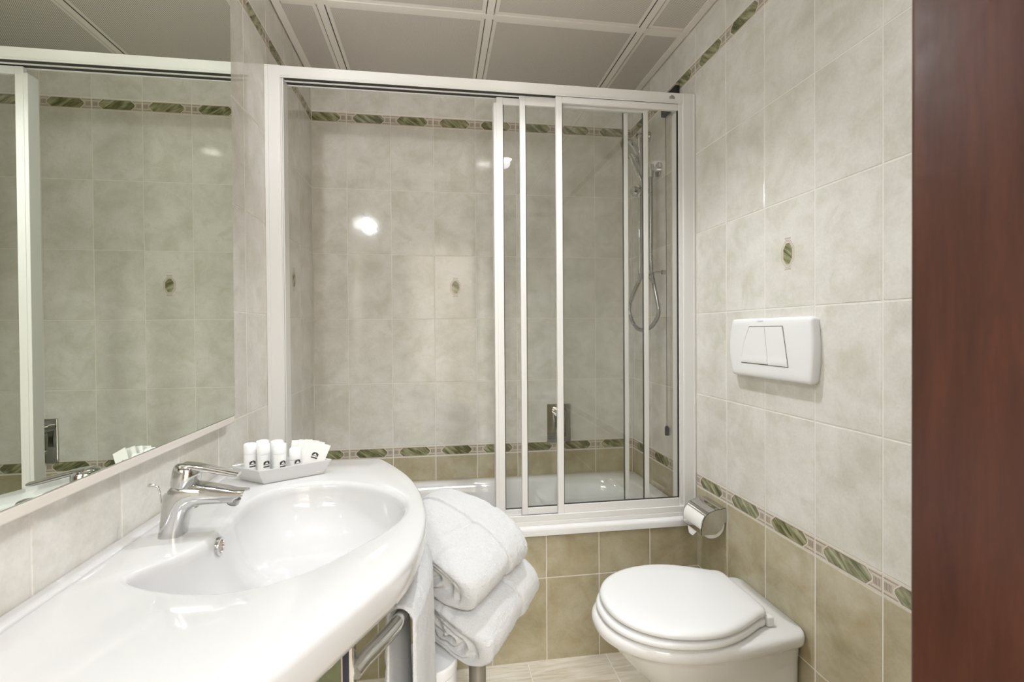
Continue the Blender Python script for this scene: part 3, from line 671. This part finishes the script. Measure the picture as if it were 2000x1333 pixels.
mb = MB(); mb.rings([egg(-.510, .181, -.30, sb-.003, .118, .4195), egg(-.519, .188, -.30, sb, .123, .4225), egg(-.521, .190, -.30, sb, .124, .428), egg(-.519, .188, -.30, sb-.001, .123, .4345), egg(-.512, .182, -.30, sb-.006, .117, .4395), egg(-.500, .172, -.30, sb-.014, .108, .4420), egg(-.44, .12, -.28, sb-.05, .08, .4435), egg(-.36, .05, -.26, -.18, .03, .4438)], PLAST); mb.build('toilet_lid', wc, smooth=60)
for s in (-1, 1):
    mb = MB(); mb.box((-.094, TY+s*.108-.012, .3905), (-.072, TY+s*.108+.012, .420), PLAST); mb.build('hinge', wc, bevel=.006, seg=3)
mb = MB(); lathe(mb, [(.001, -.004), (.006, -.0035), (.0080, -.001), (.0080, .006)], (-.060, TY-.1368, .300), PLAST, 20, 'y'); mb.build('bolt_cap', wc, smooth=50)

# ------------------------------------------------------------------ toilet paper
ph = thing('paper_holder', (-.004, -.78, .59), 'chrome covered toilet paper holder on the right wall beside the bath', 'paper holder')
PY0, PY1 = -.8295, -.700
prof = [(-.0015, .592), (-.03, .590), (-.055, .584), (-.075, .572), (-.088, .552), (-.0925, .530), (-.0925, .505)]
cp = catmull([(x, 0, z) for x, z in prof], 6)
mb = MB(); v = []; f = []
t_ = .0012
for i, c in enumerate(cp):
    v += [(c.x, PY0, c.z), (c.x, PY1, c.z), (c.x+t_, PY1, c.z-t_), (c.x+t_, PY0, c.z-t_)]
    if i:
        a = 4*i-4; b = 4*i; f += [(a, b, b+1, a+1), (a+2, b+2, b+3, a+3), (a+3, b+3, b, a), (a+1, b+1, b+2, a+2)]
f += [(0, 1, 2, 3), (4*(len(cp)-1)+3, 4*(len(cp)-1)+2, 4*(len(cp)-1)+1, 4*(len(cp)-1))]
mb.add(v, f, CHROME); mb.build('cover', ph, smooth=50)
side = [(c.x, c.z) for c in cp]+[(-.088, .503), (-.04, .505), (-.018, .521), (-.010, .540), (-.0015, .545)]
for yy in (PY0, PY1-.0012):
    mb = MB(); n = len(side); mb.rings([[(x, yy, z) for x, z in side], [(x, yy+.0012, z) for x, z in side]], CHROME); mb.build('side_plate', ph)
mb = MB(); mb.box((-.0045, PY0-.001, .545), (-.0006, PY1+.001, .592), CHROME); mb.build('wall_plate', ph, bevel=.001)
mb = MB(); mb.tube([(-.048, PY0+.002, .540), (-.048, PY1-.003, .540)], .006, CHROME); mb.build('spindle', ph, smooth=40)
rl = thing('toilet_roll', (-.048, -.765, .54), 'white toilet roll hanging inside the chrome covered holder', 'toilet roll')
mb = MB(); rings = []
for r_, y_ in ((.021, PY0+.006), (.0445, PY0+.006), (.0455, PY0+.007), (.0455, PY1-.007), (.0445, PY1-.006), (.021, PY1-.006), (.0205, PY1-.02), (.0205, PY0+.02)):
    rings.append([(-.049+r_*math.cos(2*math.pi*j/40), y_, .5335+r_*math.sin(2*math.pi*j/40)) for j in range(40)])
mb.rings(rings+[rings[0]], PAPER, False, False); mb.build('roll_body', rl, smooth=35)
mb = MB(); v = []; f = []
for i in range(7):
    t = i/6; xx = -.0955+.002*math.sin(t*5); zz = .545-.060*t; y_a = PY0+.012+.050*t**1.3; y_b = PY1-.012-.030*t
    v += [(xx, y_a, zz), (xx, y_b, zz), (xx+.0006, y_b, zz), (xx+.0006, y_a, zz)]
    if i: a = 4*i-4; b = 4*i; f += [(a, a+1, b+1, b), (a+1, a+2, b+2, b+1), (a+2, a+3, b+3, b+2), (a+3, a, b, b+3)]
f += [(0, 3, 2, 1), (24, 25, 26, 27)]
for i, p in enumerate(v): v[i] = (p[0]+.0055, p[1], p[2]-.006)
mb.add(v, f, PAPER); mb.build('paper_end', rl, smooth=40)

# ------------------------------------------------------------------ shower set
ss = thing('shower_set', (-.02, -.11, 1.47), 'chrome hand shower on a vertical slide bar at the right end of the bath', 'shower set')
SX, SY = -.050, -.220
mb = MB(); mb.tube([(SX, SY, 1.450), (SX, SY, 2.125)], .0095, CHROME, 16); mb.build('slide_bar', ss, smooth=40)
for z in (1.462, 2.112):
    mb = MB(); mb.tube([(-.0006, SY, z), (SX-.012, SY, z)], .013, CHROME, 20); mb.tube([(-.0006, SY, z), (-.006, SY, z)], .021, CHROME, 20); mb.build('wall_bracket', ss, smooth=40)
mb = MB(); mb.tube([(SX, SY, 1.835), (SX, SY, 1.875)], .020, CHROME, 20); mb.tube([(SX, SY, 1.853), (SX-.020, SY-.006, 1.853), (SX-.030, SY-.010, 1.853), (SX-.040, SY-.012, 1.853)], [.016, .022, .024, .018], CHROME, 20); mb.build('slider', ss, smooth=40)
mb = MB(); hd = Vector((-.105, -.242, 2.040)); h0 = Vector((-.055, -.275, 1.86))
mb.tube([h0, h0+(hd-h0)*.5, h0+(hd-h0)*.85], [.012, .013, .016], CHROME, 16)
ax = Vector((-.72, .10, -.55)).normalized()
e1 = ax.orthogonal().normalized(); e2 = ax.cross(e1)
rings = [[hd+ax*d+(e1*math.cos(2*math.pi*j/32)+e2*math.sin(2*math.pi*j/32))*r for j in range(32)] for d, r in ((-.024, .001), (-.023, .026), (-.014, .046), (-.002, .058), (.006, .060), (.010, .057), (.011, .052))]
mb.rings(rings, CHROME); mb.build('hand_shower', ss, smooth=45)
mb = MB(); rings = [[hd+ax*d+(e1*math.cos(2*math.pi*j/32)+e2*math.sin(2*math.pi*j/32))*r for j in range(32)] for d, r in ((.0105, .0525), (.0125, .050), (.013, .001))]
mb.rings(rings, STEEL); mb.build('spray_face', ss, smooth=45)
mb = MB(); OY, OZ = -.320, 1.925
mb.tube([(-.0006, OY, OZ), (-.007, OY, OZ)], .032, CHROME, 28); mb.tube([(-.006, OY, OZ), (-.040, OY, OZ)], .012, CHROME, 20); mb.tube([(-.040, OY, OZ+.02), (-.040, OY, OZ-.036)], .0125, CHROME, 20); mb.build('wall_outlet', ss, smooth=40)
hose = catmull([(-.040, OY, OZ-.034), (-.042, -.325, 1.72), (-.044, -.325, 1.54), (-.047, -.348, 1.446), (-.050, -.400, 1.335), (-.050, -.410, 1.276), (-.052, -.350, 1.228), (-.055, -.245, 1.211), (-.062, -.170, 1.243), (-.065, -.130, 1.311), (-.065, -.175, 1.382), (-.065, -.255, 1.445), (-.066, -.300, 1.519), (-.062, -.290, 1.676), (-.056, -.278, 1.80), (-.055, -.275, 1.862)], 26)
mb = MB(); mb.tube(hose, [.0078 if i % 2 else .0092 for i in range(len(hose))], STEEL, 10); mb.build('shower_hose', ss, smooth=70)
mb = MB(); mb.tube([(-.0008, -.375, 1.462), (-.016, -.375, 1.462)], .010, CHROME, 16); mb.rings([[(-.015, -.398, z), (-.015, -.345, z), (-.055, -.350, z), (-.055, -.393, z)] for z in (1.459, 1.463)], CHROME); mb.build('soap_shelf', ss, bevel=.0008)
# mixer on the back wall
mx = thing('bath_mixer', (-.3875, -.002, .75), 'chrome square-plate lever mixer on the back wall above the bath', 'mixer')
mb = MB(); mb.box((-.4482, -.009, .655), (-.327, -.0006, .846), CHROME); mb.build('mixer_plate', mx, bevel=.002)
mb = MB(); mb.tube([(-.3875, -.008, .806), (-.3875, -.050, .806)], [.027, .026], CHROME, 28); mb.tube([(-.3875, -.050, .806), (-.3875, -.066, .806)], [.026, .020], CHROME, 28); mb.build('mixer_body', mx, smooth=40)
mb = MB(); mb.rings([[(-.3875+w*c, -.058-y, z) for c, y in ((-1, 0), (1, 0), (1, .012), (-1, .012))] for w, y, z in ((.018, 0, .822), (.017, 0, .79), (.013, 0, .75), (.015, 0, .712))], CHROME); mb.build('mixer_lever', mx, bevel=.004, seg=3)
mb = MB(); mb.tube([(-.3875, -.008, .700), (-.3875, -.024, .700)], .012, CHROME, 20); mb.build('diverter_knob', mx, smooth=40)
# black wall vent and pull cord
vt = thing('wall_vent_box', (-.001, -.4445, 2.17), 'black box on the right wall just behind the shower top rail', 'wall box')
mb = MB(); mb.box((-.020, -.510, 2.128), (-.0006, -.379, 2.207), BLACK); mb.build('box_cover', vt, bevel=.003)
mb = MB(); mb.box((-.023, -.480, 2.145), (-.0205, -.41, 2.19), BLACK); mb.build('box_grille', vt, bevel=.001)
pc = thing('pull_cord', (-.014, -.405, 2.13), 'black pull cord with a black knob hanging in the shower', 'pull cord')
mb = MB(); mb.tube([(-.010, -.405, 2.1275), (-.010, -.405, .79)], .0011, BLACK, 8); mb.build('cord', pc)
mb = MB(); mb.tube([(-.010, -.405, .797), (-.010, -.405, .790), (-.010, -.405, .757)], [.005, .0085, .0085], BLACK, 14); mb.build('cord_knob', pc, smooth=40)

# ------------------------------------------------------------------ stool, bathrobes, towel
st = thing('stool', (-.93, -1.06, 0), 'white stool with a grey metal leg carrying the folded bathrobes beside the washbasin', 'stool')
SC = (-.920, -1.05)
mb = MB(); lathe(mb, [(.001, .425), (.110, .419), (.114, .422), (.114, .433), (.110, .436), (.001, .437)], (SC[0], SC[1], 0), PLAST, 48); mb.build('seat', st, smooth=40)
for a in (62, 150, 240):
    r = math.radians(a); mb = MB(); lx, ly = SC[0]+.088*math.cos(r), SC[1]+.088*math.sin(r)
    mb.tube([(lx, ly, .4185), (lx, ly, .004)], .0125, GREYMET, 20); mb.build('leg', st, smooth=40)
mb = MB(); mb.tube([(-.888, -1.142, .4185), (-.888, -1.142, .004)], .0220, GREYMET, 24); mb.build('leg', st, smooth=40)
bn = thing('waste_bin', (-1.012, -1.18, 0), 'white plastic bin with a lid seam standing under the edge of the washbasin', 'bin')
mb = MB(); lathe(mb, [(.001, .001), (.062, .001), (.064, .005), (.070, .388), (.001, .389)], (-1.012, -1.18, 0), PLAST, 40); mb.build('bin_body', bn, smooth=40)
mb = MB(); lathe(mb, [(.001, .391), (.0715, .391), (.072, .394), (.072, .412), (.068, .4165), (.001, .4175)], (-1.012, -1.18, 0), PLAST, 40); mb.build('bin_lid', bn, smooth=40)
def robe(name, p0, p1, tilt, B, T, seed, label):
    """folded terry bathrobe: a thick folded slab rolled along its front edge, which runs from p0 (near) to p1 (far)"""
    p0, p1 = Vector(p0), Vector(p1); ex = (p1-p0).normalized(); side = Vector((0, 0, 1)).cross(ex).normalized(); L = (p1-p0).length
    upn = ex.cross(side); ey = side*math.cos(tilt)+upn*math.sin(tilt); ez = ex.cross(ey)
    mid = (p0+p1)/2+ey*(B/2-T*.5)
    NA, NR = 170, 240; rings = []
    def xf(x, y, z): return mid+ex*x+ey*y+ez*z
    def shp(u, th):
        cth, sth = math.cos(th), math.sin(th); e = 2.5; q = (abs(cth)**e+abs(sth)**e)**(-1/e)
        y = q*cth*B/2; yy = y/(B/2); hh = T/2*(1-.12*(yy+1)/2); z = q*sth*hh
        if sth > 0: z += -.007*math.exp(-((yy+.12)/.10)**2)*(1+.3*u)
        z -= .010*u*u*(.65+.35*sth)
        x = u*L/2+.010*math.sin(yy*2.2+seed)*u
        band = 1/(1+math.exp(-(u-.22)*70))
        d = .0055*band-.005*math.exp(-((u-.205)/.016)**2)
        g = yy+.10+.25*u; d -= .004*math.exp(-(g/.03)**2)*(1 if sth > 0 and u < .2 else 0)
        p = Vector((x, y, z))
        d += .0070*noise.noise(p*11+Vector((seed, 0, 0)))+.0020*noise.noise(p*42+Vector((0, seed, 0)))+.0009*noise.noise(p*150)+.0012*noise.noise(p*380)
        return p, Vector((0, cth, sth)), d
    for i in range(NA+1):
        u = -1+2*i/NA; ring = []; er = 1.0; edge = 1-abs(u)
        if edge < .14: er = math.sqrt(max(0, 1-((.14-edge)/.14)**2))*.2+.80
        for j in range(NR):
            p, n_, d = shp(u, 2*math.pi*j/NR); ring.append(xf(p.x, p.y*er+n_.y*d, p.z*er+n_.z*d))
        rings.append(ring)
    def cap(u, sgn):
        out = []; K = 30
        for k in range(1, K+1):
            s = 1-k/K*.97; ring = []
            for j in range(NR):
                th = 2*math.pi*j/NR; p, n_, d = shp(u, th); ph_ = (1-s)*3.1*2*math.pi+th*(1 if seed > 5 else 2)
                wob = noise.noise(Vector((p.y*s*22, p.z*s*30, seed)))
                dep = (.008*math.cos(ph_+2.5*wob)-.010+.006*wob)*min(1, (1-s)*6)
                ring.append(xf(p.x+sgn*dep, (p.y*.80+n_.y*d)*s, (p.z*.80+n_.z*d)*s))
            out.append(ring)
        return out
    mb = MB(); mb.rings(list(reversed(cap(-1, -1)))+rings+cap(1, 1), TERRY)
    c = xf(0, 0, -T/2)
    return tag(mb.build(name, smooth=180, loc=tuple(c)), label, 'bathrobe', 'folded bathrobes on the stool')
robe('folded_bathrobe', (-.918, -1.240, .476), (-.768, -1.040, .536), math.radians(10), .27, .136, 3.1, 'folded white terry bathrobe, lower one of the pair on the stool, drooping over its edge')
robe('folded_bathrobe', (-.952, -1.230, .606), (-.790, -1.060, .650), math.radians(21), .31, .128, 8.7, 'folded white terry bathrobe, upper one of the pair on the stool, under the basin edge')
# towel over the bar
def towel():
    sub = [bar[i] for i in range(len(bar))]
    # arc-length stations along the bar
    acc = [0]
    for a, b in zip(sub[:-1], sub[1:]): acc.append(acc[-1]+(b-a).length)
    def at(s):
        for i in range(len(acc)-1):
            if acc[i+1] >= s:
                t = (s-acc[i])/(acc[i+1]-acc[i]); p = sub[i].lerp(sub[i+1], t); d = (sub[i+1]-sub[i]).normalized(); return p, d
        return sub[-1], (sub[-1]-sub[-2]).normalized()
    s0, s1 = .135, .40; NS = 70
    path = []  # (offset outward, dz) going: back bottom -> over the bar -> front bottom
    r0 = .0165
    for k in range(60): t = k/59; path.append((-r0-.004, -.50+.50*t))
    for k in range(1, 16): a = math.pi-k/16*math.pi; path.append((r0*math.cos(a)*1.15, r0*math.sin(a)))
    for k in range(60): t = k/59; path.append((r0+.006, -.50*t))
    mb = MB(); th = .0065
    outer = []; inner = []
    for i in range(NS+1):
        p, d = at(s0+(s1-s0)*i/NS); nrm = Vector((d.y, -d.x, 0)); nrm = nrm if nrm.x > 0 else -nrm
        ro_, ri_ = [], []
        for k, (o_, dz) in enumerate(path):
            fan = min(1, -dz/.4) if dz < 0 else 0
            w = .009*math.sin(i/NS*9+(1 if o_ > 0 else 2.4))*fan
            q = p+nrm*(o_+w)+Vector((0, 0, dz))+d*((i/NS-.5)*.045*fan)
            n2 = (nrm*(1 if o_ > 0 else -1) if dz < 0 else (nrm*o_/r0+Vector((0, 0, dz/r0))).normalized())
            no = .0016*noise.noise(q*70)+.0012*noise.noise(q*220)+.0007*noise.noise(q*500)
            ro_.append(q+n2*(th+no)); ri_.append(q)
        outer.append(ro_); inner.append(ri_)
    rings = [list(a)+list(reversed(b)) for a, b in zip(outer, inner)]
    mb.rings(rings, TERRY)
    tag(mb.build('hanging_towel', smooth=180, loc=(-1.03, -1.38, RZ)), 'white terry towel hanging over the chrome bar under the basin edge', 'towel')
towel()
